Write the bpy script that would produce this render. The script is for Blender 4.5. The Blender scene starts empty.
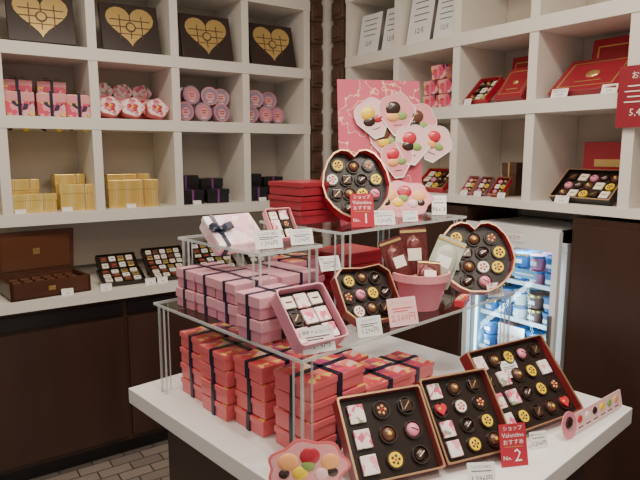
import bpy, bmesh, math, random
from mathutils import Vector, Matrix
random.seed(7)
C=bpy.context.scene.collection
R=math.radians
# ---------------------------------------------------------------- materials
_m={}
def mat(name,col,rough=.5,metal=0,emit=0,coat=0,noise=0,nscale=20,stretch=(1,1,1),bump=0,spec=.5):
    if name in _m: return _m[name]
    m=bpy.data.materials.new(name); m.use_nodes=True; nt=m.node_tree; b=nt.nodes['Principled BSDF']
    c=(*col,1); b.inputs['Base Color'].default_value=c; b.inputs['Roughness'].default_value=rough
    b.inputs['Metallic'].default_value=metal; b.inputs['Coat Weight'].default_value=coat; b.inputs['Coat Roughness'].default_value=.12
    b.inputs['Specular IOR Level'].default_value=spec
    if emit: b.inputs['Emission Color'].default_value=c; b.inputs['Emission Strength'].default_value=emit
    tc=nt.nodes.new('ShaderNodeTexCoord'); mp=nt.nodes.new('ShaderNodeMapping'); mp.inputs['Scale'].default_value=stretch
    nz=nt.nodes.new('ShaderNodeTexNoise'); nz.inputs['Scale'].default_value=nscale; nz.inputs['Detail'].default_value=4
    nt.links.new(tc.outputs['Object'],mp.inputs[0]); nt.links.new(mp.outputs[0],nz.inputs['Vector'])
    mx=nt.nodes.new('ShaderNodeMix'); mx.data_type='RGBA'; k=noise if noise else .04
    mx.inputs['A'].default_value=(*[v*(1-k) for v in col],1); mx.inputs['B'].default_value=(*[min(1,v*(1+k)) for v in col],1)
    nt.links.new(nz.outputs['Fac'],mx.inputs['Factor']); nt.links.new(mx.outputs['Result'],b.inputs['Base Color'])
    if bump:
        bp=nt.nodes.new('ShaderNodeBump'); bp.inputs['Strength'].default_value=bump; bp.inputs['Distance'].default_value=.005
        nt.links.new(nz.outputs['Fac'],bp.inputs['Height']); nt.links.new(bp.outputs[0],b.inputs['Normal'])
    _m[name]=m; return m
def pattern(name,cols,scale=25,rough=.3,metal=0,kind='voronoi'):
    if name in _m: return _m[name]
    m=bpy.data.materials.new(name); m.use_nodes=True; nt=m.node_tree; b=nt.nodes['Principled BSDF']
    b.inputs['Roughness'].default_value=rough; b.inputs['Metallic'].default_value=metal
    tc=nt.nodes.new('ShaderNodeTexCoord')
    nz=nt.nodes.new('ShaderNodeTexNoise'); nz.inputs['Scale'].default_value=scale*.7; nz.inputs['Detail'].default_value=3
    rp=nt.nodes.new('ShaderNodeValToRGB'); rp.color_ramp.interpolation='CONSTANT'
    if kind=='voronoi':
        ad=nt.nodes.new('ShaderNodeVectorMath'); ad.operation='MULTIPLY_ADD'; ad.inputs[1].default_value=(.03,.03,.03)
        nt.links.new(tc.outputs['Object'],nz.inputs['Vector']); nt.links.new(nz.outputs['Color'],ad.inputs[0]); nt.links.new(tc.outputs['Object'],ad.inputs[2])
        vo=nt.nodes.new('ShaderNodeTexVoronoi'); vo.inputs['Scale'].default_value=scale
        nt.links.new(ad.outputs[0],vo.inputs['Vector'])
        sp=nt.nodes.new('ShaderNodeSeparateColor'); nt.links.new(vo.outputs['Color'],sp.inputs[0]); nt.links.new(sp.outputs[0],rp.inputs[0])
    elif kind=='wave':
        wv=nt.nodes.new('ShaderNodeTexWave'); wv.inputs['Scale'].default_value=scale; wv.inputs['Distortion'].default_value=6; wv.inputs['Detail'].default_value=1
        wv.inputs['Detail Scale'].default_value=.6
        nt.links.new(tc.outputs['Object'],wv.inputs['Vector']); nt.links.new(wv.outputs['Fac'],rp.inputs[0])
    else:
        nt.links.new(tc.outputs['Object'],nz.inputs['Vector']); nt.links.new(nz.outputs['Fac'],rp.inputs[0])
    els=rp.color_ramp.elements; n=len(cols)
    while len(els)<n: els.new(.5)
    for i,(p,c) in enumerate(cols): els[i].position=p; els[i].color=(*c,1)
    nt.links.new(rp.outputs[0],b.inputs['Base Color']); _m[name]=m; return m
def acrylic(name,edge=False,tint=(.985,.99,.99),refl=.6):
    m=bpy.data.materials.new(name); m.use_nodes=True; nt=m.node_tree; nt.nodes.remove(nt.nodes['Principled BSDF'])
    o=nt.nodes['Material Output']; tr=nt.nodes.new('ShaderNodeBsdfTransparent'); tr.inputs[0].default_value=(*tint,1)
    mx=nt.nodes.new('ShaderNodeMixShader')
    if edge:
        d=nt.nodes.new('ShaderNodeBsdfPrincipled'); d.inputs['Base Color'].default_value=(.78,.84,.83,1); d.inputs['Roughness'].default_value=.12
        mx.inputs[0].default_value=.45
    else:
        d=nt.nodes.new('ShaderNodeBsdfGlossy'); d.inputs['Roughness'].default_value=.03
        lw=nt.nodes.new('ShaderNodeLayerWeight'); lw.inputs[0].default_value=.5
        pw=nt.nodes.new('ShaderNodeMath'); pw.operation='POWER'; pw.inputs[1].default_value=4
        ma=nt.nodes.new('ShaderNodeMath'); ma.operation='MULTIPLY_ADD'; ma.inputs[1].default_value=refl; ma.inputs[2].default_value=.025
        nt.links.new(lw.outputs['Facing'],pw.inputs[0]); nt.links.new(pw.outputs[0],ma.inputs[0]); nt.links.new(ma.outputs[0],mx.inputs[0])
    nt.links.new(tr.outputs[0],mx.inputs[1]); nt.links.new(d.outputs[0],mx.inputs[2]); nt.links.new(mx.outputs[0],o.inputs[0])
    return m
ACR=acrylic('clear_acrylic'); ACE=acrylic('acrylic_edge',True); GLS=acrylic('fridge_glass',False,(.92,.95,.97),.3)
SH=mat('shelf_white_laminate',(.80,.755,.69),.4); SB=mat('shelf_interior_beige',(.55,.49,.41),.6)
WALL=mat('wall_cream_paint',(.72,.68,.62),.8); CEIL=mat('ceiling_white',(.8,.8,.78),.9)
WOOD=mat('dark_walnut',(.048,.023,.016),.32,noise=.6,nscale=5,stretch=(1,1,.12),bump=.1)
WOOD2=mat('dark_case_wood',(.08,.03,.017),.3,noise=.5,nscale=12,stretch=(.2,1,1))
BASE=mat('table_base_brown',(.06,.036,.03),.5)
TAB=mat('table_white_laminate',(.80,.77,.76),.3,noise=.05,nscale=60)
CHOCW=mat('chocolate_block_brown',(.10,.052,.036),.32,noise=.3)
BLK=mat('black_card',(.012,.01,.011),.3); HBOX=mat('dark_brown_card',(.03,.017,.014),.35); NAVY=mat('navy_ribbon',(.012,.014,.04),.3)
RED=mat('crimson_card',(.46,.018,.04),.3,coat=.3); RED2=mat('coral_red_card',(.74,.145,.16),.32,coat=.3); DRED=mat('wine_red_card',(.28,.014,.028),.3,coat=.3)
PINK=mat('pink_card',(.80,.32,.35),.4); LPINK=mat('pale_pink_card',(.88,.56,.56),.4); LAV=mat('mauve_pink_card',(.62,.24,.32),.35,coat=.2); LAVT=mat('mauve_pink_lid',(.70,.34,.41),.3,coat=.3); ROSE=mat('rose_card',(.72,.24,.31),.4)
PUR=mat('mauve_tin',(.40,.20,.28),.35,metal=.2); GOLD=mat('gold_foil',(.80,.57,.22),.26,metal=.8,noise=.1); GOLDB=pattern('gold_wave_box',[(0,(.86,.62,.16)),(.45,(.98,.82,.38)),(.6,(.74,.48,.09)),(.75,(.94,.74,.26))],5,.24,.55,'wave')
RIM=mat('rose_gold_rim',(.68,.43,.25),.28,metal=.8)
WHT=mat('white_card',(.86,.85,.83),.4); INK=mat('print_ink',(.05,.045,.05),.6); TXTW=mat('white_print',(.9,.88,.85),.5); RINK=mat('red_print',(.7,.05,.08),.5)
MILK=mat('milk_chocolate',(.13,.05,.025),.25,coat=.5); DARK=mat('dark_chocolate',(.035,.014,.01),.22,coat=.5); TRAY=mat('tray_black_plastic',(.02,.012,.01),.25)
YEL=mat('yellow_chocolate',(.90,.62,.02),.3,coat=.3); PNKC=mat('pink_chocolate',(.75,.25,.35),.3,coat=.3); CREAMC=mat('cream_chocolate',(.85,.78,.66),.35); REDC=mat('red_chocolate',(.6,.03,.05),.25,coat=.5); GRN=mat('leaf_green',(.25,.38,.10),.5)
ORG=mat('peach_print',(.92,.42,.16),.4)
FLOR=pattern('floral_print_pink',[(0,(.74,.09,.16)),(.26,(.88,.34,.38)),(.50,(.90,.62,.10)),(.64,(.72,.08,.18)),(.80,(.05,.03,.09)),(.90,(.86,.45,.5))],52)
FLOR2=pattern('floral_print_red',[(0,(.72,.08,.10)),(.38,(.84,.24,.18)),(.58,(.90,.60,.14)),(.74,(.40,.06,.16)),(.86,(.88,.60,.50))],38)
FLOR3=pattern('floral_print_white',[(0,(.90,.76,.74)),(.35,(.92,.84,.82)),(.52,(.84,.36,.42)),(.75,(.72,.13,.22)),(.93,(.3,.32,.2))],60)
FLOR4=pattern('blossom_print',[(0,(.88,.66,.68)),(.45,(.93,.82,.82)),(.65,(.84,.48,.55)),(.88,(.62,.42,.58))],40)
POST=pattern('poster_swirl_print',[(0,(.60,.09,.15)),(.46,(.84,.55,.36)),(.475,(.62,.11,.18)),(.60,(.84,.58,.40)),(.615,(.55,.07,.14))],15,.4,0,'noise')
SHEET=mat('sheet_white',(.82,.82,.82),.5)
SILV=mat('fridge_white_frame',(.78,.77,.75),.3); FRI=mat('fridge_interior',(.30,.50,.62),.4); MET=mat('steel_dark',(.25,.25,.26),.35,metal=.8)
CUPB=mat('cup_blue',(.04,.17,.42),.4); CUPW=mat('cup_white',(.70,.75,.76),.4); CUPBR=mat('cup_brown',(.16,.07,.05),.4); CUPP=mat('cup_pink',(.6,.2,.3),.4)
BAGB=mat('bag_brown_foil',(.12,.025,.025),.25,metal=.3,noise=.4,bump=.6,nscale=30); BAGG=mat('bag_sage',(.42,.45,.36),.35,noise=.25,bump=.3)
LED=mat('led_strip',(.70,.92,1),.5,emit=5)
def tilemat():
    m=bpy.data.materials.new('floor_stone_tile'); m.use_nodes=True; nt=m.node_tree; b=nt.nodes['Principled BSDF']; b.inputs['Roughness'].default_value=.5
    tc=nt.nodes.new('ShaderNodeTexCoord'); br=nt.nodes.new('ShaderNodeTexBrick'); br.inputs['Scale'].default_value=1
    br.inputs['Color1'].default_value=(.30,.245,.21,1); br.inputs['Color2'].default_value=(.21,.17,.145,1); br.inputs['Mortar'].default_value=(.07,.06,.055,1)
    br.inputs['Brick Width'].default_value=.15; br.inputs['Row Height'].default_value=.075; br.inputs['Mortar Size'].default_value=.004; br.inputs['Bias'].default_value=0
    nt.links.new(tc.outputs['Object'],br.inputs['Vector']); nt.links.new(br.outputs['Color'],b.inputs['Base Color'])
    bp=nt.nodes.new('ShaderNodeBump'); bp.inputs['Strength'].default_value=.4; bp.inputs['Distance'].default_value=.003; bp.invert=True
    nt.links.new(br.outputs['Fac'],bp.inputs['Height']); nt.links.new(bp.outputs[0],b.inputs['Normal']); return m
TILE=tilemat()
# ---------------------------------------------------------------- builder
def Tr(x,y,z): return Matrix.Translation((x,y,z))
def Rx(d): return Matrix.Rotation(R(d),4,'X')
def Ry(d): return Matrix.Rotation(R(d),4,'Y')
def Rz(d): return Matrix.Rotation(R(d),4,'Z')
I=Matrix()
_tx={}
class B:
    def __init__(s,name): s.n=name; s.V=[]; s.F=[]; s.FM=[]; s.S=[]; s.mats=[]
    def mi(s,m):
        if m not in s.mats: s.mats.append(m)
        return s.mats.index(m)
    def add(s,V,F,m,M=I,smooth=False):
        o=len(s.V); i=s.mi(m)
        s.V+= [M@Vector(v) for v in V]
        for f in F: s.F.append([o+k for k in f]); s.FM.append(i); s.S.append(smooth)
    def box(s,x,y,z,w,d,h,m,M=I,bev=0,top=None):
        """x,y centre; z bottom"""
        if bev:
            t=bmesh.new(); bmesh.ops.create_cube(t,size=1); bmesh.ops.scale(t,vec=(w,d,h),verts=t.verts); bmesh.ops.translate(t,vec=(x,y,z+h/2),verts=t.verts)
            bmesh.ops.bevel(t,geom=list(t.edges),offset=bev,segments=2,affect='EDGES',profile=.6); t.verts.index_update()
            s.add([v.co.copy() for v in t.verts],[[v.index for v in f.verts] for f in t.faces],m,M); t.free(); return
        a,b=w/2,d/2; V=[(x+i*a,y+j*b,z+k*h) for k in (0,1) for (i,j) in ((-1,-1),(1,-1),(1,1),(-1,1))]
        F=[(3,2,1,0),(0,1,5,4),(1,2,6,5),(2,3,7,6),(3,0,4,7)]
        s.add(V,F,m,M); s.add(V,[(4,5,6,7)],top or m,M)
    def prism(s,P,z0,z1,m,M=I,top=None,side=None):
        n=len(P); V=[(p[0],p[1],z0) for p in P]+[(p[0],p[1],z1) for p in P]
        s.add(V,[tuple(range(n-1,-1,-1))],m,M); s.add(V,[tuple(range(n,2*n))],top or m,M)
        s.add(V,[(i,(i+1)%n,n+(i+1)%n,n+i) for i in range(n)],side or m,M)
    def ring(s,P,k,z0,z1,m,M=I,c=None):
        n=len(P); cx=sum(p[0] for p in P)/n; cy=sum(p[1] for p in P)/n
        Q=[(cx+(p[0]-cx)*k,cy+(p[1]-cy)*k) for p in P]
        V=[(p[0],p[1],z) for z in (z0,z1) for p in P]+[(q[0],q[1],z) for z in (z0,z1) for q in Q]
        F=[]
        for i in range(n):
            j=(i+1)%n; F+=[(i,j,n+j,n+i),(2*n+j,2*n+i,3*n+i,3*n+j),(n+i,n+j,3*n+j,3*n+i),(j,i,2*n+i,2*n+j)]
        s.add(V,F,m,M)
    def cyl(s,x,y,z0,z1,r0,r1,m,M=I,n=20,top=None):
        V=[(x+r*math.cos(2*math.pi*i/n),y+r*math.sin(2*math.pi*i/n),z) for (r,z) in ((r0,z0),(r1,z1)) for i in range(n)]
        s.add(V,[(i,(i+1)%n,n+(i+1)%n,n+i) for i in range(n)],m,M,True)
        s.add(V,[tuple(range(n-1,-1,-1))],m,M); s.add(V,[tuple(range(n,2*n))],top or m,M)
    def dome(s,x,y,z,rx,ry,h,m,M=I,n=12,rings=4,pw=1.0):
        V=[];F=[]
        for k in range(rings):
            a=k/rings*math.pi/2; c=math.cos(a)**pw; 
            for i in range(n):
                t=2*math.pi*i/n; V.append((x+rx*c*math.cos(t),y+ry*c*math.sin(t),z+h*math.sin(a)))
        V.append((x,y,z+h))
        for k in range(rings-1):
            for i in range(n): j=(i+1)%n; F.append((k*n+i,k*n+j,(k+1)*n+j,(k+1)*n+i))
        for i in range(n): F.append(((rings-1)*n+i,(rings-1)*n+(i+1)%n,len(V)-1))
        s.add(V,F,m,M,True)
    def tube(s,pts,w,t,m,M=I):
        V=[];F=[]
        for (x,z) in pts: V+=[(x,-w/2,z),(x,w/2,z)]
        for i in range(len(pts)-1): F.append((2*i,2*i+1,2*i+3,2*i+2))
        s.add(V,F,m,M)
    def text(s,t,size,m,M=I,align='CENTER'):
        if not t: return
        if t not in _tx:
            cu=bpy.data.curves.new('t','FONT'); cu.body=t; cu.size=1; cu.align_x=align; cu.align_y='CENTER'; cu.resolution_u=1
            ob=bpy.data.objects.new('t',cu); C.objects.link(ob); bpy.context.view_layer.update()
            me=bpy.data.meshes.new_from_object(ob.evaluated_get(bpy.context.evaluated_depsgraph_get()))
            _tx[t]=([v.co.copy() for v in me.vertices],[list(p.vertices) for p in me.polygons])
            bpy.data.objects.remove(ob); bpy.data.curves.remove(cu); bpy.data.meshes.remove(me)
        V,F=_tx[t]; s.add([v*size for v in V],F,m,M)
    def done(s,M=I):
        me=bpy.data.meshes.new(s.n); me.from_pydata([tuple(v) for v in s.V],[],s.F)
        for m in s.mats: me.materials.append(m)
        me.polygons.foreach_set('material_index',s.FM); me.polygons.foreach_set('use_smooth',s.S); me.update()
        ob=bpy.data.objects.new(s.n,me); C.objects.link(ob); ob.matrix_world=M; return ob
TH=8
e1=Vector((math.cos(R(TH)),math.sin(R(TH)))); e2=Vector((math.sin(R(TH)),-math.cos(R(TH)))); LO=Vector((.511,1.805))
def tp(a,b,z,rz=0,tilt=0):
    p=LO+e1*a+e2*b; return Tr(p.x,p.y,z)@Rz(rz)@Rx(tilt)
E=.0006
# ---------------------------------------------------------------- room
def slab(n,x0,x1,y0,y1,z0,z1,m):
    b=B(n); b.box((x0+x1)/2,(y0+y1)/2,z0,x1-x0,y1-y0,z1-z0,m); return b.done()
slab('floor',-1.9,2.6,-1.6,3.4,-.05,0,TILE)
slab('ceiling',-1.9,2.6,-1.6,3.4,2.75,2.80,CEIL)
slab('wall_back',-1.9,2.6,3.30,3.4,0,2.75,WALL)
slab('wall_right',2.5,2.6,-1.6,3.30,0,2.75,WALL)
LZ=(1.22,1.66,1.98); T=.055; FY=2.915; BY=3.24
b=B('wall_shelf_unit')
XL=-1.27; XR=1.972
for z in (*LZ,2.36): b.box((XL+XR)/2,(FY+BY)/2,z-T,XR-XL,BY-FY,T,SH)
k=0
while 1.95-.4025*k>-1.3:
    x=1.95-.4025*k; b.box(x,(FY+BY)/2+.002,LZ[0],.042,BY-FY-.004,2.36-T-LZ[0],SH); k+=1
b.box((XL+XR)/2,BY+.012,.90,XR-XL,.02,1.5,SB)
b.box((XL+XR)/2,FY+.03,2.36,XR-XL,.05,.385,SH)
b.done()
RZ=(1.30,1.71,2.03); FX=2.08; BX=2.40
b=B('wall_shelf_unit')
Y0=-1.2;Y1=2.722
for z in (*RZ,2.38): b.box((FX+BX)/2,(Y0+Y1)/2,z-(.035 if z==RZ[0] else T),BX-FX,Y1-Y0,(.035 if z==RZ[0] else T),SH)
for k in range(10):
    y=2.70-.405*k
    b.box((FX+BX)/2+.002,y,RZ[0],BX-FX-.004,.042,2.38-T-RZ[0],SH)
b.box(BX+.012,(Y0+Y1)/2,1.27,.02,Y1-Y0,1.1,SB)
b.box(FX+.03,(Y0+Y1)/2,2.38,.05,Y1-Y0,.365,SH)
b.done()
def pil(x,y,w,rz,name='trim_1'):
    b=B(name); n=22; h=2.74/n
    for i in range(n):
        z=i*h; b.box(0,0,z,w*.86,.05,h,CHOCW)
        b.box(0,-.012,z+h*.08,w,.05,h*.84,CHOCW,bev=.012)
        b.box(0,-.04,z+h*.28,w*.6,.012,h*.44,CHOCW,bev=.004)
    b.done(Tr(x,y,0)@Rz(rz))
pil(2.022,2.95,.085,0,'trim_1'); pil(2.115,2.80,.115,-90,'trim_2')
slab('trim_3',2.066,2.50,2.89,3.29,0,2.74,SH)
b=B('base_cabinet')
b.box(.34,2.985,.815,3.24,.53,.045,SH)
b.box(.34,3.0,.09,3.22,.5,.72,WOOD); b.box(.34,3.03,0,3.2,.44,.09,BLK)
for i in range(5):
    x=-1.1+.62*i+.33
    b.box(x,2.744,.115,.60,.018,.60,WOOD)
    b.box(x,2.742,.735,.60,.012,.06,BLK)
b.done()
b=B('base_cabinet')
b.box(2.275,2.232,.0,.37,.866,1.25,WOOD); b.box(2.085,2.232,.1,.02,.85,1.12,WOOD)
b.done()
b=B('base_cabinet')
b.box(2.275,.06,.0,.37,2.42,1.25,WOOD)
for i in range(4): b.box(2.08,1.26-.3-.61*i+.0,.1,.02,.58,1.12,WOOD)
b.done()
# ---------------------------------------------------------------- lights
def area(n,x,y,z,sx,sy,p,col=(1,.87,.71),rx=0,ry=0):
    l=bpy.data.lights.new(n,'AREA'); l.shape='RECTANGLE'; l.size=sx; l.size_y=sy; l.energy=p; l.color=col
    o=bpy.data.objects.new(n,l); o.location=(x,y,z); o.rotation_euler=(R(rx),R(ry),0); C.objects.link(o)
area('ceiling_light',.3,1.7,2.72,1.4,.25,29)
area('ceiling_light',1.2,.7,2.72,.25,1.4,22)
area('ceiling_light',.2,-.6,2.72,1.6,.4,21)
def spot(x,y,z,tx,ty,tz,p,ang=60):
    l=bpy.data.lights.new('ceiling_spotlight','SPOT'); l.energy=p; l.spot_size=R(ang); l.spot_blend=.7; l.shadow_soft_size=.04; l.color=(1,.93,.84)
    o=bpy.data.objects.new('ceiling_spotlight',l); o.location=(x,y,z); d=Vector((tx-x,ty-y,tz-z)); o.rotation_euler=d.to_track_quat('-Z','Y').to_euler(); C.objects.link(o)
spot(.6,.6,2.7,1.1,1.3,1.0,50); spot(1.5,.3,2.7,1.3,1.2,.9,42); spot(1.6,1.9,2.7,1.4,1.4,1.2,20,80)
w=bpy.data.worlds.new('shop_world'); bpy.context.scene.world=w; w.use_nodes=True
w.node_tree.nodes['Background'].inputs[0].default_value=(1,.92,.82,1); w.node_tree.nodes['Background'].inputs[1].default_value=.46
# ---------------------------------------------------------------- shapes
def rrect(w,h,r,n=4,x=0,y=0):
    P=[]
    for (cx,cy,a0) in ((w/2-r,-h/2+r,-90),(w/2-r,h/2-r,0),(-w/2+r,h/2-r,90),(-w/2+r,-h/2+r,180)):
        for i in range(n+1): a=R(a0+90*i/n); P.append((x+cx+r*math.cos(a),y+cy+r*math.sin(a)))
    return P
def heart(w,h,x=0,y=0,soft=.75,n=32):
    P=[]
    for i in range(n):
        t=2*math.pi*i/n; hx=math.sin(t)**3; hy=(13*math.cos(t)-5*math.cos(2*t)*soft-2*math.cos(3*t)-math.cos(4*t))/16.
        P.append((hx,hy))
    ys=[p[1] for p in P]; lo,hi=min(ys),max(ys)
    return [(x-p[0]*w/2,y+((p[1]-lo)/(hi-lo)-.5)*h) for p in P]
def fatheart(w,h):
    pts=[(0,.90),(-.16,.985),(-.38,1.0),(-.60,.95),(-.80,.83),(-.94,.66),(-1,.47),(-.92,.30),(-.72,.16),(-.48,.06),(-.22,0),(.22,0),(.48,.06),(.72,.16),(.92,.30),(1,.47),(.94,.66),(.80,.83),(.60,.95),(.38,1.0),(.16,.985)]
    return [(x*w/2,y*h) for x,y in pts]
def octo(w,h,y=0):
    k=.30; return [(x*w/2,y+v*h/2) for (x,v) in ((-1+k*1.3,-1),(1-k*1.3,-1),(1,-1+k*1.6),(1,1-k),(1-k,1),(0,.93),(-1+k,1),(-1,1-k),(-1,-1+k*1.6))]
def choc(b,x,y,z,r,M=I,k=0):
    Q=M@Tr(x,y,0)
    if k==0: b.dome(0,0,z,r,r,r*.9,MILK,Q,pw=.7); b.dome(0,0,z+r*.85,r*.3,r*.3,r*.12,YEL,Q,n=8,rings=2)
    elif k==1:
        b.dome(0,0,z,r*1.05,r*.75,r*.7,DARK,Q@Rz(35),pw=.7); b.box(0,0,z+r*.68,r*1.1,r*.12,r*.06,CREAMC,Q@Rz(35))
    elif k==2: b.prism(heart(2*r,1.9*r,0,0),z,z+r*.5,MILK,Q); b.box(0,0,z+r*.5,r*.9,r*.14,r*.06,CREAMC,Q@Rz(40))
    elif k==3: b.box(0,0,z,1.7*r,1.7*r,r*.6,DARK,Q,bev=r*.15); b.box(0,0,z+r*.6,r*1.4,r*.14,r*.05,GOLD,Q@Rz(45))
    elif k in (4,6,9):
        c={4:YEL,6:CREAMC,9:DARK}[k]; d={4:DARK,6:REDC,9:ORG}[k]
        b.cyl(0,0,z,z+r*.4,r*1.05,r,c,Q,n=14)
        for i in range(5): a=i*1.2566; b.dome(math.cos(a)*r*.5,math.sin(a)*r*.5,z+r*.4,r*.22,r*.22,r*.12,d,Q,n=6,rings=2)
        b.dome(0,0,z+r*.4,r*.2,r*.2,r*.15,GRN if k==6 else REDC,Q,n=6,rings=2)
    elif k==5: b.dome(0,0,z,r,r,r*.8,PNKC,Q,pw=.6); b.box(0,0,z+r*.78,r*1.1,r*.12,r*.06,DARK,Q@Rz(-30))
    elif k==7: b.prism(heart(2*r,1.9*r,0,0),z,z+r*.6,REDC,Q); b.dome(-r*.3,r*.2,z+r*.6,r*.25,r*.2,r*.1,YEL,Q,n=6,rings=2)
    elif k==8: b.box(0,0,z,r*2.3,r*2.5,r*.5,FLOR3,Q,bev=r*.12)
    elif k==10: b.box(0,0,z,r*2.1,r*2.1,r*.5,CREAMC,Q,bev=r*.15); b.box(0,0,z+r*.5,r*1.2,r*.25,r*.05,[MILK,RINK,GOLD][int(abs(x*1e3))%3],Q)
def lean_box(name,P,h,grid,tilt,M,t=.03,outer=RED,rim=None,rad=.016,inner=TRAY,chs=(0,1,4,5,3,6),rk=.955,cups=True,strut=True):
    b=B(name); L=Rx(tilt); rim=rim or RIM
    b.prism(P,0,t*.45,outer,L,top=inner); b.ring(P,rk,t*.4,t,outer,L); b.ring(P,rk+.003,t,t+.003,rim,L)
    for i,(x,y) in enumerate(grid):
        k=chs[i%len(chs)]
        if cups and k not in(8,10): b.ring([(x+rad*1.28*math.cos(a*math.pi/6),y+rad*1.28*math.sin(a*math.pi/6)) for a in range(12)],.88,t*.45,t*.45+rad*.45,HBOX,L)
        choc(b,x,y,t*.45+.001,rad,L,k)
    y=h*.62; Zt=y*math.sin(R(tilt)); Yb=y*math.cos(R(tilt))
    if tilt>12 and strut:
        b.box(0,Yb+.012,0,.05,.004,Zt-.004,ACR)
        b.box(0,Yb*.5,0,.05,Yb+.02,.003,ACR)
    return b.done(M)
def grid(nx,ny,w,h,x0=0,y0=0): return [(x0+w*((i+.5)/nx-.5),y0+h*((j+.5)/ny)) for j in range(ny) for i in range(nx)]
def giftbox(name,w,d,h,body,top,M,rib=NAVY,cross=True,bow=False,bev=.002,lidh=.35,off=0,lid=None,rwk=.11):
    b=B(name); lid=lid or body; b.box(0,0,0,w-.006,d-.006,h*(1-lidh)+.001,body,bev=bev)
    lh=h*lidh; b.box(0,0,h-lh,w,d,lh,lid,bev=bev); b.box(0,0,h-.0005,w-.006,d-.006,.001,top)
    if rib:
        rw=min(w,d)*rwk
        b.box(off*w,0,-.0,rw,d+.003,h+.0025,rib)
        if cross: b.box(0,0,-.0,w+.003,rw,h+.0025,rib)
        if bow:
            for s in (1,-1):
                pts=[(0,h+.003),(s*.014,h+.020),(s*.032,h+.026),(s*.040,h+.016),(s*.028,h+.006),(0,h+.004)]
                b.tube(pts,.018,0,rib,Tr(off*w,0,0)); b.tube([(0,h+.004),(s*.02,h+.006),(s*.04,h+.003)],.012,0,rib,Tr(off*w,-.012,0)@Rz(s*35))
            b.box(off*w,0,h+.002,.011,.016,.011,rib,bev=.002)
    return b.done(M)
JP=['限定 チョコレート','バレンタイン','アソートメント','ショコラ 6粒入']
def tag(M,w=.06,h=.04,lines=2,txt='1,296円',col=None,name='price_tag',tilt=72,ink=None,foot=True):
    b=B(name); L=Rx(tilt); ink=ink or INK; col=col or WHT
    b.prism(rrect(w,h,.002,2,0,h/2),0,.0012,col,L)
    b.text(JP[(lines+int(w*1000))%4],min(h*.2,w*.11),ink,L@Tr(0,h*.80,.0016))
    if lines>1: b.box(0,h*.62,.0012,w*.72,h*.04,.0003,ink,L)
    if lines>2: b.box(-w*.08,h*.52,.0012,w*.5,h*.04,.0003,ink,L)
    b.text(txt,h*.32,ink,L@Tr(0,h*.28,.0016))
    if foot: b.box(0,h*math.cos(R(tilt))*.5+.004,0,w*.5,.018,.0015,ACR)
    return b.done(M)
# ---------------------------------------------------------------- table
b=B('display_table')
b.box(1.03/2,-1.16/2,.70,1.03,1.16,.05,TAB,bev=.003); b.box(1.03/2,-1.16/2,0,.86,.98,.70,BASE)
b.box(1.03/2,-1.16/2,.69,.90,1.02,.012,SH)
b.done(Tr(LO.x,LO.y,0)@Rz(TH))
def stand(a0,a1,b0,b1,z0,z1,t=.008,leg=.03):
    b=B('acrylic_riser'); w=a1-a0; d=b1-b0
    b.box(w/2,-d/2,z1-z0-t,w,d,t-.0005,ACR)
    for (x,y,ww,dd) in ((w/2,-d+.0012,w,.0024),(w/2,-.0012,w,.0024),(.0012,-d/2,.0024,d),(w-.0012,-d/2,.0024,d)): b.box(x,y,z1-z0-t,ww,dd,t,ACE)
    for (x,sx) in ((.012,1),(w-.012,-1)):
        for (y,sy) in ((-.012,-1),(-d+.012,1)):
            b.box(x+sx*leg/2,y,0,leg,.006,z1-z0-t,ACR); b.box(x,y+sy*leg/2,0,.006,leg,z1-z0-t,ACR)
            b.box(x,y,0,.006,.006,z1-z0-t,ACE); b.box(x+sx*leg,y,0,.0015,.006,z1-z0-t,ACE); b.box(x,y+sy*leg,0,.006,.0015,z1-z0-t,ACE)
    p=LO+e1*a0+e2*b0
    return b.done(Tr(p.x,p.y,z0+E)@Rz(TH))
Z0=.7505; Z1=1.0415; Z2=1.2415; Z3=1.2815
stand(.055,1.0,.09,.785,.75,1.04)
stand(.13,.355,.12,.535,1.041,1.24); stand(.37,.98,.22,.60,1.041,1.28)
def stack(a,b_,n,w,d,h,rz,top=FLOR2,body=RED2,z=Z0,bow=False,name='red_gift_box',**k):
    for i in range(n):
        giftbox(name,w,d,h,body,top,tp(a+random.uniform(-.003,.003),b_+random.uniform(-.003,.003),z+i*(h+.0035),rz+random.uniform(-2,2)),bow=bow and i==n-1,**k)
for (a,b_,n) in ((.20,.205,4),(.18,.352,4),(.20,.50,4)): stack(a,b_,n,.17,.135,.046,8)
stack(.215,.672,4,.19,.145,.048,8)
stack(.42,.665,3,.19,.155,.042,8); stack(.42,.49,3,.19,.16,.042,8); stack(.42,.31,4,.19,.16,.042,8)
stack(.63,.60,2,.18,.15,.042,8)
CB=mat('box_wine_brown',(.20,.018,.02),.32,coat=.3)
lean_box('open_chocolate_box',rrect(.225,.20,.006,2,0,.10),.20,grid(3,3,.20,.175,0,.012),50,tp(.22,.93,Z0,-14),outer=CB,rad=.0175,chs=[8,4,1,8,0,5,8,9,3],t=.036)
lean_box('open_chocolate_box',rrect(.205,.21,.006,2,0,.105),.21,grid(3,4,.18,.19,0,.01),50,tp(.43,1.005,Z0,-12),outer=CB,rad=.0155,chs=[8,4,0,8,1,4,7,6,9,8,0,3],t=.036)
lean_box('open_chocolate_box',rrect(.31,.24,.006,2,0,.12),.24,grid(5,4,.285,.22,0,.01),48,tp(.71,1.03,Z0,-4),outer=CB,rad=.0165,chs=[8,4,3,0,7,8,8,1,4,9,3,8,0,4,8,8,0,4,5,3],t=.036,rk=.965)
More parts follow.
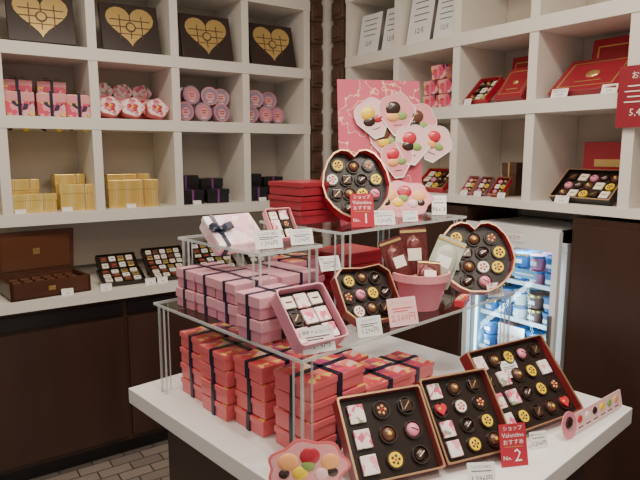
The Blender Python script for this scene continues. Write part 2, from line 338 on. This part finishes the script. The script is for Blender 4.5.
def redtag(M,num,w=.07,h=.10):
    b=B('recommendation_sign'); L=Rx(75)
    b.box(0,h/2,0,w,h,.0015,RED,L); b.text('No.',h*.15,TXTW,L@Tr(-w*.26,h*.2,.002)); b.text(num,h*.42,TXTW,L@Tr(w*.14,h*.24,.002))
    b.text('ショップ',h*.13,TXTW,L@Tr(0,h*.89,.002)); b.text('Valentine',h*.155,TXTW,L@Tr(0,h*.73,.002)); b.text('おすすめ',h*.14,TXTW,L@Tr(0,h*.56,.002))
    b.box(0,h*.46,.0015,w*.7,.0015,.0005,GOLD,L)
    b.box(0,.012,0,w*.6,.03,.0015,ACR); b.done(M)
redtag(tp(.475,1.085,Z0,-24),'2')
tag(tp(.60,1.085,Z0,-20),.05,.042); tag(tp(.345,1.075,Z0,-30),.065,.05)
tag(tp(.712,.945,Z0+.118,-8),.06,.05,3,'3,240円',tilt=52,foot=False)
b=B('chocolate_lineup_sign'); L=Rx(78)
b.prism(rrect(.30,.05,.003,2,.02,.03),0,.002,LPINK,L); b.cyl(-.13,.035,0,.0022,.036,.036,ROSE,L)
for i in range(6):
    x=-.075+.042*i; b.dome(x,.035,.002,.014,.011,.004,[REDC,CREAMC,DARK,YEL,GRN,ORG][i],L); b.box(x,.014,.002,.026,.003,.0004,INK,L)
b.dome(-.13,.04,.0022,.02,.017,.005,DARK,L); b.box(.02,.012,0,.26,.03,.002,ACR); b.done(tp(.84,1.125,Z0,4))
def cloud(w,h,n=48,lobes=7,x=0,y=0,amp=.07):
    return [(x+w/2*(1+amp*math.cos(lobes*2*math.pi*i/n))*math.cos(2*math.pi*i/n),y+h/2*(1+amp*math.cos(lobes*2*math.pi*i/n))*math.sin(2*math.pi*i/n)) for i in range(n)]
def fruitsign(M,w,h,base=PINK,text='ももベリー',tilt=70):
    b=B('fruit_cutout_sign'); L=Rx(tilt); PP=mat('sign_pink_print',(.84,.36,.38),.4)
    b.prism(cloud(w,h,y=h/2),0,.003,base,L); b.prism(cloud(w*.93,h*.9,y=h/2),.003,.0035,PP,L)
    for (x,y,r,m) in ((-.25,.62,.13,ORG),(.02,.70,.13,RED),(.27,.58,.12,ORG),(-.1,.40,.10,YEL),(.16,.36,.09,LPINK),(.0,.53,.09,GRN),(-.3,.4,.07,DARK),(.3,.38,.07,DARK)): b.dome(x*w,y*h,.0035,r*w,r*w*.85,.004,m,L)
    b.text(text,h*.13,RINK,L@Tr(0,h*.15,.0042)); b.box(0,.02,0,w*.4,.05,.0015,ACR); b.done(M)
fruitsign(tp(.035,.83,Z0,-28),.18,.12,RED2,tilt=82)
# ------------------------------------------------ riser tier 1
for (a,b_) in ((.165,.217),(.165,.324),(.165,.431),(.125,.590),(.315,.324),(.315,.431)):
    stack(a,b_,2,.142,.102,.055,8,top=LAVT,body=LAV,z=Z1,name='pink_gift_box',lidh=.5,cross=(a<.2),lid=LAVT,rwk=.10)
stack(.475,.28,2,.14,.13,.055,8,top=FLOR2,body=LAV,z=Z1,name='pink_gift_box')
stack(.66,.33,3,.20,.17,.04,8,top=RED,body=DRED,z=Z1,rib=None)
lean_box('wrapped_chocolate_box',rrect(.14,.155,.012,3,0,.0775),.155,grid(3,3,.118,.135,0,.01),45,tp(.135,.757,Z1,2),t=.038,outer=LAV,rim=LAVT,rad=.0155,chs=[8,10,8,3,8,8,10,8,10],strut=False)
lean_box('open_chocolate_box',octo(.18,.16,.08),.16,[(-.043,.125),(0,.13),(.043,.125),(-.06,.08),(-.02,.083),(.02,.083),(.06,.08),(-.042,.037),(0,.04),(.042,.037)],55,tp(.375,.712,Z1,-5),rad=.0155,outer=CB,chs=[4,0,1,9,5,4,1,6,0,3],strut=False)
tag(tp(.12,.775,Z1,-8),.085,.06,3); tag(tp(.295,.775,Z1,-10),.07,.05,3); tag(tp(.43,.775,Z1,-10),.09,.075,4,'2,160円',LPINK,ink=RINK); tag(tp(.89,.777,Z1,-15),.06,.045)
tag(tp(.385,.54,Z1+.12,-10),.065,.045,3,tilt=60,foot=False)
b=B('gift_bucket'); n=28
b.cyl(0,0,0,.095,.056,.084,ROSE,n=n,top=PINK); b.ring([(.088*math.cos(2*math.pi*i/n),.088*math.sin(2*math.pi*i/n)) for i in range(n)],.93,.088,.11,PINK)
def bag(M,w,h,m):
    P=rrect(w,h,.004,2,0,h/2); b.prism(P,0,.003,m,M); b.dome(0,h*.45,.003,w*.46,h*.42,.016,m,M,pw=.5); b.dome(0,h*.45,0,w*.46,h*.42,-.014,m,M,pw=.5)
    b.box(0,h*.93,.003,w*.98,h*.05,.002,GOLD,M); b.box(0,h*.5,.017,w*.5,h*.22,.002,CREAMC if m is BAGB else WHT,M)
bag(Tr(-.045,0,.065)@Rz(5)@Rx(70)@Rz(14),.075,.15,BAGB); bag(Tr(.0,.03,.07)@Rz(-20)@Rx(78)@Rz(4),.08,.165,BAGB); bag(Tr(.045,.0,.065)@Rz(-30)@Rx(72)@Rz(-20),.085,.15,BAGG); bag(Tr(.01,-.04,.06)@Rz(-10)@Rx(60)@Rz(-6),.07,.09,BAGB)
b.done(tp(.612,.685,Z1,-20))
HG=[(-.052,.165),(0,.16),(.052,.165),(-.074,.122),(-.026,.12),(.024,.12),(.072,.122),(-.062,.078),(-.02,.078),(.022,.078),(.064,.078),(-.026,.036),(.024,.036)]
lean_box('open_heart_chocolate_box',fatheart(.25,.235),.235,[(x*1.1,y*1.13) for x,y in HG],64,tp(.860,.722,Z1,-36),t=.045,rad=.019,outer=RED,chs=[4,0,9,4,3,1,4,3,0,6,4,1,5],strut=False)
b=B('chocolate_bar_box'); b.box(0,0,0,.09,.03,.02,REDC,bev=.002); b.box(0,0,.02,.07,.01,.0006,GOLD); b.done(tp(.735,.752,Z1,30))
# ------------------------------------------------ tier 2
giftbox('floral_gift_box',.165,.12,.045,FLOR4,FLOR4,tp(.215,.33,Z2+.001,8)@Tr(0,.05,.0)@Rx(40),bow=True,off=-.33,cross=False)
lean_box('wrapped_chocolate_box',rrect(.085,.10,.004,2,0,.05),.10,grid(2,3,.07,.09,0,.005),55,tp(.31,.42,Z2,0),t=.02,outer=PINK,rim=PINK,rad=.012,chs=[8,10,8,9,10,8])
tag(tp(.20,.49,Z2,-8),.08,.05,3); tag(tp(.31,.50,Z2,-8),.07,.045,3)
stack(.47,.33,3,.17,.16,.04,8,top=DRED,body=DRED,z=Z3,rib=None,name='red_gift_box')
lean_box('open_heart_chocolate_box',fatheart(.22,.225),.225,[(x*.97,y*1.09) for x,y in HG],68,tp(.56,.47,Z3,-24),t=.048,rad=.0172,outer=RED,chs=[4,0,9,6,3,1,4,3,0,4,5,1,0],strut=False)
redtag(tp(.49,.565,Z3,-25),'1')
tag(tp(.575,.575,Z3,-20),.07,.045)
fruitsign(tp(.80,.47,Z3,-30),.20,.125,PINK)
tag(tp(.93,.52,Z3,-40),.05,.07,2,'No.3'); tag(tp(.70,.575,Z3,-25),.05,.035,1)
b=B('valentine_poster_board'); L=Rx(82)
b.box(-.005,.24,0,.31,.48,.006,POST,L)
random.seed(5)
for (x,y,r,a0) in ((-.035,.31,.10,18),(.055,.325,.105,4),(.14,.295,.10,-10),(.02,.235,.10,10),(.11,.215,.10,-6),(.20,.22,.095,-22),(.05,.16,.09,6)):
    z=.008+random.random()*.014; w=r*1.25; m=random.choice([PINK,LPINK,LPINK]); Q=L@Tr(x,y+.03,0)@Rz(a0)
    P=[(w*.14,-w*.60)]+[(w*.50*math.cos(R(a))*(1+.12*abs(math.cos(R(a*2.5)))),w*.05+w*.48*math.sin(R(a))*(1+.14*abs(math.cos(R(a*2.5))))) for a in range(-10,191,6)]+[(-w*.14,-w*.60)]
    b.prism(P,z,z+.003,m,Q); b.ring(P,.95,z+.003,z+.0038,WHT,Q)
    b.dome(-.002,.024,z+.003,r*.28,r*.24,.008,random.choice([DARK,REDC,YEL,MILK]),Q@Rz(25)); b.dome(-.016,-.008,z+.003,r*.24,r*.18,.006,random.choice([DARK,ORG,YEL,CREAMC]),Q); b.dome(.018,-.008,z+.003,r*.2,r*.14,.004,random.choice([GRN,RED]),Q); b.box(0,-.040,z+.003,r*.30,.003,.0005,INK,Q)
b.box(0,.03,0,.2,.05,.003,ACR); b.done(tp(.85,.33,Z3,-24))
# ------------------------------------------------ left shelves stock
def lcell(k): return 1.95-.4025*k-.201
for k in range(0,7):
    x=lcell(k)
    b=B('heart_chocolate_box'); L=Rx(74); b.box(0,.12,0,.28,.24,.03,HBOX,L,bev=.003)
    b.prism(heart(.23,.20,0,.12,1),.03,.033,GOLD,L)
    for (xx,yy,ww,hh) in ((0,.155,.19,.005),(0,.12,.19,.005),(0,.085,.12,.004)): b.box(xx,yy,.0325,ww,hh,.0012,CHOCW,L)
    for xx in (-.05,.0,.055): b.box(xx,.12,.0325,.005,.12,.0012,CHOCW,L)
    b.cyl(0,.12,.033,.035,.025,.025,CHOCW,L); b.cyl(0,.12,.035,.036,.018,.018,GOLD,L)
    b.done(Tr(x,2.97,LZ[2]+E)@Rz(-4))
z=LZ[1]+E
x=lcell(3)
def wraprib(dx,dy,dz,w,d,h,rz):
    b=B('floral_gift_box'); b.box(0,0,0,w,d,h,FLOR,bev=.002); b.box(0,0,h*.62,w+.003,d+.003,h*.36,PINK,bev=.002); b.box(0,0,0,.014,d+.006,h+.003,NAVY)
    for s in (1,-1): b.tube([(0,h+.003),(s*.012,h+.018),(s*.028,h+.020),(s*.032,h+.010),(0,h+.004)],.022,0,NAVY)
    b.box(0,0,h+.002,.012,.02,.011,NAVY,bev=.002)
    for i,(fx,fz) in enumerate(((-.03,.022),(.032,.03),(-.042,.05),(.045,.015),(.022,.055))): b.cyl(fx*w/.12,-fz,d/2+.001,d/2+.003,.013,.010,[YEL,REDC,NAVY,PNKC,YEL][i],Rx(90),n=7)
    b.done(Tr(x+dx,2.96+dy,z+dz)@Rz(rz))
for (dx,dy,dz) in ((-.115,.01,0),(.015,.0,0),(.138,.01,0)): wraprib(dx,dy,dz,.118,.055,.105,-8)
for (dx,dy,dz) in ((-.10,.17,.0),(.05,.17,.0),(-.10,.17,.103),(.05,.17,.103)): wraprib(dx,dy,dz,.125,.09,.10 if dz==0 else .07,-5)
def petal(M,s=1):
    b=B('blossom_gift_box'); P=cloud(.115,.10,lobes=5,y=.05); L=Rx(68)
    b.prism(P,0,.035,RED2,L,top=FLOR3); b.ring(P,.93,.035,.037,PINK,L)
    for i in range(5): a=i*1.2566+.3; b.dome(.016*math.cos(a),.05+.016*math.sin(a),.036,.012,.012,.004,[REDC,PINK][i%2],L,n=8,rings=2)
    b.dome(0,.05,.037,.008,.008,.006,YEL,L,n=8,rings=2); b.done(M)
x=lcell(2)
for (dx,dy,dz) in ((-.125,0,0),(-.01,.01,0),(.11,0,0),(-.12,.09,0),(.0,.1,0),(.12,.09,0)):
    petal(Tr(x+dx,2.965+dy,z+.002)@Rz(random.uniform(-10,5)))
b=B('wrapped_sweets_stack')
for dx in (-.10,.0,.10):
    b.box(dx,0,0,.09,.05,.12,PINK,bev=.004,); b.prism(cloud(.10,.08,lobes=5,y=.15,x=dx),-.02,.02,FLOR3,Rx(90)); b.box(dx,-.026,.03,.02,.002,.08,RED)
b.done(Tr(x,3.20-.03,z))
TINP=mat('tin_lid_pink',(.60,.24,.30),.3,coat=.3); TING=mat('tin_lid_grey',(.30,.21,.31),.3,coat=.3)
def tins(k,pos):
    b=B('round_chocolate_tin_pile'); x=lcell(k)
    for i,(dx,dy,dz) in enumerate(pos):
        L=Tr(dx,dy,dz+.052)@Rz(random.uniform(-14,8))@Rx(84); c=[TINP,TING][i%2]
        b.cyl(0,0,-.022,.012,.047,.047,PUR,L,n=24,top=PUR); b.cyl(0,0,.010,.018,.050,.050,c,L,n=24,top=c); b.cyl(0,0,.018,.0186,.042,.042,[TING,TINP][i%2],L,n=20)
        b.cyl(0,-.004,.0186,.0195,.024,.024,PINK,L,n=16); b.box(0,.006,.0195,.03,.004,.0005,DRED,L); b.box(0,-.006,.0195,.024,.004,.0005,NAVY,L); b.box(0,-.032,.0187,.03,.004,.0005,TXTW,L)
    b.done(Tr(x,3.0,z))
tins(1,[(-.13,0,0),(-.025,0,0),(.08,0,0),(-.08,.03,.088),(.03,.03,.088),(-.10,.1,0),(.12,.1,0),(-.08,.13,.088),(.12,.08,.088)])
tins(0,[(-.14,0,0),(-.03,0.02,0),(-.09,.03,.088),(.07,.06,0),(.02,.07,.088)])
tins(5,[(-.1,0,0),(0,0,0),(.1,0,0),(.05,.03,.088)])
z=LZ[0]+E
def goldbox(x,y,zz,w,d,h,rz,m=GOLDB,rib=GOLD,tilt=0,name='gold_gift_box'):
    giftbox(name,w,d,h,m,m,Tr(x,y,zz)@Rz(rz)@Rx(tilt),rib=rib,cross=False,off=.2)
for k,n in ((5,2),(4,2),(3,3),(2,2)):
    x=lcell(k)
    if k==2: goldbox(x-.02,3.0,z,.25,.06,.14,-6); goldbox(x-.01,3.13,z,.22,.1,.165,-3)
    elif k==3: goldbox(x-.08,3.0,z,.19,.06,.085,-4); goldbox(x+.11,2.995,z,.16,.06,.125,-6); goldbox(x-.11,3.13,z,.14,.1,.15,0); goldbox(x+.1,3.13,z,.14,.1,.17,0)
    else: goldbox(x+.02,3.0,z,.2,.06,.085,-4); goldbox(x+.05,3.13,z,.17,.1,.14,0)
PR=mat('purple_ribbon',(.22,.05,.24),.4)
for k in (1,0):
    x=lcell(k)
    for (dx,dy,zz,w,h) in ((-.11,0,0,.13,.075),(.04,0,0,.13,.075),(-.1,.12,0,.15,.15),(.06,.12,0,.13,.13)):
        giftbox('black_gift_box',w,.09,h,BLK,BLK,Tr(x+dx,3.0+dy,z+zz)@Rz(-4),rib=PR,cross=False)
for (x,zz) in ((lcell(3)-.15,LZ[0]),(lcell(3)+.05,LZ[0]),(lcell(2)-.05,LZ[0]),(lcell(1)-.1,LZ[0]),(lcell(0)-.1,LZ[0]),(lcell(4),LZ[0])): tag(Tr(x,2.93,zz+E)@Rz(-6),.045,.022,1,'')
# counter
z=.8605
b=B('wooden_chocolate_case')
w,d,h=.34,.22,.075
b.box(0,0,0,w,d,.01,WOOD2); 
for (x,y,ww,dd) in ((0,-d/2+.006,w,.012),(0,d/2-.006,w,.012),(-w/2+.006,0,.012,d),(w/2-.006,0,.012,d)): b.box(x,y,0,ww,dd,h,WOOD2)
b.box(0,0,.05,w-.03,d-.03,.003,TRAY)
for (x,y) in grid(6,3,w-.05,d-.05,0,-(d-.05)/2): b.box(x,y,.053,.036,.036,.012,MILK,bev=.003)
b.box(0,-d/2-.001,.03,.03,.002,.02,GOLD)
L=Tr(0,d/2+.002,h)@Rx(8); b.box(0,0.012,0,w,.02,.20,WOOD2,L); b.box(0,.001,.02,w-.04,.003,.16,MILK,L); b.box(0,-.001,.09,.03,.002,.03,GOLD,L)
b.done(Tr(.46,2.87,z)@Rz(6))
def wraptray(x,y,w,h,nx,ny,tilt,rz,legs=0):
    b=B('wrapped_chocolate_tray'); L=Tr(0,0,.002)@Rx(tilt)
    b.prism(rrect(w,h,.006,2,0,h/2),0,.012,TRAY,L); b.ring(rrect(w,h,.006,2,0,h/2),.95,.012,.02,TRAY,L)
    for i,(gx,gy) in enumerate(grid(nx,ny,w*.86,h*.84,0,h*.08)):
        b.box(gx,gy,.012,w*.86/nx*.74,h*.84/ny*.74,.010,[CREAMC,MILK,GOLD,CREAMC,WHT][(i*3+i//nx)%5],L,bev=.003); b.box(gx,gy,.022,w*.86/nx*.4,.004,.0008,[MILK,INK,RINK][i%3],L)
    ht=h*.85*math.sin(R(tilt)); b.box(0,h*.85*math.cos(R(tilt)),0,w*.6,.004,ht,BLK)
    b.done(Tr(x,y,z)@Rz(rz))
wraptray(.80,2.79,.21,.13,4,3,22,-2); wraptray(.83,2.95,.20,.15,4,3,42,0)
wraptray(1.03,2.77,.20,.13,4,3,22,-4); wraptray(1.07,2.93,.22,.17,5,4,42,-2); wraptray(1.31,2.80,.22,.13,4,3,25,-4); wraptray(1.34,2.96,.22,.17,4,4,45,-2); wraptray(1.62,2.85,.22,.17,4,4,35,-2)
for x in (.03,.53,.70,.91,.97,1.14,1.24,1.42): tag(Tr(x,2.738,z)@Rz(-6),.05,.032,1,'378')
wraptray(.12,2.83,.2,.15,4,3,30,0); wraptray(-.2,2.83,.2,.15,4,3,30,0)
# ------------------------------------------------ right shelves stock
def rs(y,z,dx=.06,rz=0): return Tr(FX+dx,y,z+E)@Rz(-90+rz)
z=RZ[1]
for dy,dz in ((.02,0),(-.08,0),(.02,.07),(-.08,.07),(-.03,.14)): giftbox('pink_gift_box',.095,.09,.065,FLOR,FLOR,rs(2.08+dy,z+dz,.10),bow=False,rib=ROSE,cross=False)
def redchoc(y,z,w,h,rz=0,tilt=35,g=(4,3),dx=.05,outer=RED):
    lean_box('open_chocolate_box',rrect(w,h,.004,2,0,h/2),h,grid(*g,w*.86,h*.84,0,h*.08),tilt,rs(y,z,dx,rz),t=.03,outer=outer,rad=min(w*.86/g[0],h*.84/g[1])*.38,chs=[0,10,4,3,10,5,1],cups=False)
def redcase(y,z,w,h,tilt,rz,dx,m=DRED):
    b=B('red_gift_case'); L=Rx(tilt); b.box(0,h/2,0,w,h,.03,m,L,bev=.003); b.ring(rrect(w*.82,h*.75,.002,1,0,h/2),.94,.03,.0312,GOLD,L); b.dome(0,h/2,.03,w*.1,w*.08,.006,GOLD,L); b.box(0,h*.28,.03,w*.4,.006,.0008,GOLD,L); b.box(0,h*.6*math.cos(R(tilt)),0,w*.7,.01,h*.6*math.sin(R(tilt)),RED)
    b.done(rs(y,z,dx,rz))
redchoc(1.80,z,.13,.15,-5,45,(3,3)); redcase(1.62,z,.15,.17,52,-5,.05)
redcase(1.66,z,.22,.22,78,0,.24,RED); redcase(1.29,z,.29,.20,42,-4,.05); redcase(1.24,z,.28,.24,80,0,.245,RED)
giftbox('red_gift_box',.2,.1,.2,RED,RED,rs(.85,z,.12),rib=GOLD,cross=False); redchoc(.6,z,.2,.16,0,40)
tag(rs(1.83,z,.018),.04,.03,1,'1,620'); tag(rs(1.37,z,.018),.07,.035,2); tag(rs(1.17,z+.0,.018),.06,.035,1,'3,240')
z=RZ[0]
for i,(y,w,m) in enumerate(((1.84,.06,LAV),(1.76,.07,PUR),(1.67,.07,RED))): lean_box('small_chocolate_box',rrect(w,.10,.003,1,0,.05),.10,grid(2,3,w*.85,.085,0,.008),48,rs(y,z,.05),t=.018,outer=m,rad=.011,chs=[5,0,10,4],cups=False)
giftbox('black_gift_box',.09,.08,.19,BLK,BLK,rs(1.56,z,.18),rib=GOLD,cross=False); giftbox('black_gift_box',.08,.1,.15,CHOCW,BLK,rs(1.70,z,.22),rib=GOLD,cross=False)
redchoc(1.27,z,.26,.16,-3,42,(5,3),outer=BLK)
b=B('red_gift_case'); b.box(0,0,0,.28,.05,.24,RED,bev=.003); b.box(0,-.026,.14,.18,.002,.03,GOLD); b.done(rs(1.24,z,.26))
redchoc(.87,z,.2,.15,0,38,(4,3)); redchoc(2.08,z,.2,.15,0,38,(4,3)); giftbox('red_gift_box',.2,.1,.1,RED,RED,rs(2.5,z,.15)); giftbox('pink_gift_box',.2,.1,.1,PINK,FLOR4,rs(2.5,RZ[1],.15))
tag(rs(1.75,z,.016),.04,.025,1,'540'); tag(rs(1.33,z,.016),.06,.03,1,'2,700'); tag(rs(1.83,z,.016),.04,.025,1,'540'); tag(rs(1.62,z,.016),.04,.025,1,'540')
z=RZ[2]
def sheet(y,w,h,lines=4):
    b=B('shelf_notice_sheet'); L=Rx(80); b.box(0,h/2,0,w,h,.003,SHEET,L)
    for i in range(lines): b.box(0,h*(.86-.13*i),.003,w*(.65-.1*(i%2)),h*.02,.0005,INK,L)
    b.text('12/5',h*.16,INK,L@Tr(0,h*.26,.004)); b.box(0,.02,0,w*.8,.05,.003,ACR); b.done(rs(y,z,.03))
sheet(2.56,.17,.22); sheet(2.38,.12,.22); sheet(2.17,.16,.24); sheet(2.0,.13,.2)
b=B('hanging_notice_sign'); b.box(0,0,0,.20,.004,.21,DRED); b.text('お知らせ',.028,TXTW,Tr(0,-.003,.175)@Rx(90)); b.text('5,400円',.034,TXTW,Tr(0,-.003,.05)@Rx(90))
for i in range(4): b.box(0,-.0025,.085+.018*i,.15-.02*(i%2),.001,.004,TXTW)
b.done(Tr(2.070,1.02,1.585)@Rz(-90))
# ------------------------------------------------ fridge
FRX=2.052; FRY=1.535
b=B('display_refrigerator'); W=.47; H=1.19; D=.42
for (x,y,z_,w,d,h) in ((-W/2+.015,D/2+.03,.0,.03,D-.06,H),(W/2-.015,D/2+.03,0,.03,D-.06,H),(0,D-.02,0,W,.04,H),(0,D/2+.03,H-.05,W,D-.06,.05),(0,D/2+.03,0,W,D-.06,.16)): b.box(x,y,z_,w,d,h,SILV)
b.box(0,D-.045,.16,W-.06,.008,H-.21,FRI); b.box(-W/2+.034,D/2+.02,.16,.006,D-.10,H-.21,FRI); b.box(W/2-.034,D/2+.02,.16,.006,D-.10,H-.21,FRI)
for (x,z_,w,h) in ((-W/2+.013,.17,.026,H-.17),(W/2-.013,.17,.026,H-.17),(0,H-.085,W-.052,.085),(0,.17,W-.052,.06)): b.box(x,.012,z_,w,.024,h,SILV)
b.box(0,.012,.23,W-.054,.006,H-.315,GLS)
b.box(W/2-.016,-.008,.55,.010,.018,.3,MET); b.box(0,.03,.02,W-.06,.02,.12,MET)
b.box(0,-.0015,H-.06,.16,.003,.03,WHT); b.text('冷蔵ショコラ',.02,RINK,Tr(0,-.004,H-.045)@Rx(90))
SHZ=(.25,.43,.60,.77,.94)
for s in SHZ[1:]: b.box(0,D/2+.02,s-.006,W-.08,D-.14,.004,ACE); b.box(0,.08,s-.012,W-.08,.006,.018,CUPW)
b.box(0,D/2,H-.06,W-.10,.05,.008,LED)
for sx in (-1,1): b.box(sx*(W/2-.042),.045,.2,.006,.010,H-.32,LED)
b.box(.03,.0075,.60,.13,.001,.16,WHT); b.text('ひんやり',.028,RINK,Tr(.03,.0065,.71)@Rx(90)); b.box(.03,.0068,.66,.09,.0005,.01,INK)
b.box(.08,.0075,.98,.12,.001,.035,mat('sticker_blue',(.1,.35,.65),.4)); b.box(.08,.007,.993,.09,.0005,.006,WHT)
b.done(Tr(FRX,FRY,.0)@Rz(-90))
b=B('ice_cream_cups')
cm=[CUPB,CUPB,CUPW,CUPBR,CUPB,CUPP]
for si,s in enumerate(SHZ):
    for i in range(5):
        for j in range(3):
            x=-.15+.075*i; y=.11+.085*j; m=cm[(si*2+i+(j//2))%6]; zz=(.161 if si==0 else s-.001)
            for lv in (0,1):
                q=zz+lv*.066; b.cyl(x,y,q,q+.05,.028,.034,m,n=14); b.cyl(x,y,q+.05,q+.06,.036,.036,GOLD if (i+si)%3==0 else CUPB,n=14,top=m); b.box(x,y-.033,q+.018,.03,.004,.016,CUPW)
b.done(Tr(FRX,FRY,.0)@Rz(-90))
def farea(x,y,z,s,p,ry): 
    l=bpy.data.lights.new('fridge_lamp','AREA'); l.size=s; l.energy=p; l.color=(.62,.88,1); o=bpy.data.objects.new('fridge_lamp',l); o.location=(x,y,z); o.rotation_euler=(0,R(ry),0); C.objects.link(o)
farea(FRX+.10,FRY,1.11,.12,1.8,-15)
for s in (-1,1):
    l=bpy.data.lights.new('fridge_lamp','AREA'); l.shape='RECTANGLE'; l.size=.02; l.size_y=.8; l.energy=2.0; l.color=(.62,.88,1); o=bpy.data.objects.new('fridge_lamp',l); C.objects.link(o)
    o.location=(FRX+.06,FRY+s*.185,.65); o.rotation_euler=Vector((.8,-s*.8,0)).to_track_quat('-Z','Z').to_euler()
# ------------------------------------------------ camera
cam=bpy.data.cameras.new('camera'); co=bpy.data.objects.new('camera',cam); C.objects.link(co)
cam.lens=580/640*36; cam.sensor_width=36; cam.clip_start=.05
co.location=(0,0,1.5); co.rotation_euler=(R(90-8.63),0,-R(35)); bpy.context.scene.camera=co
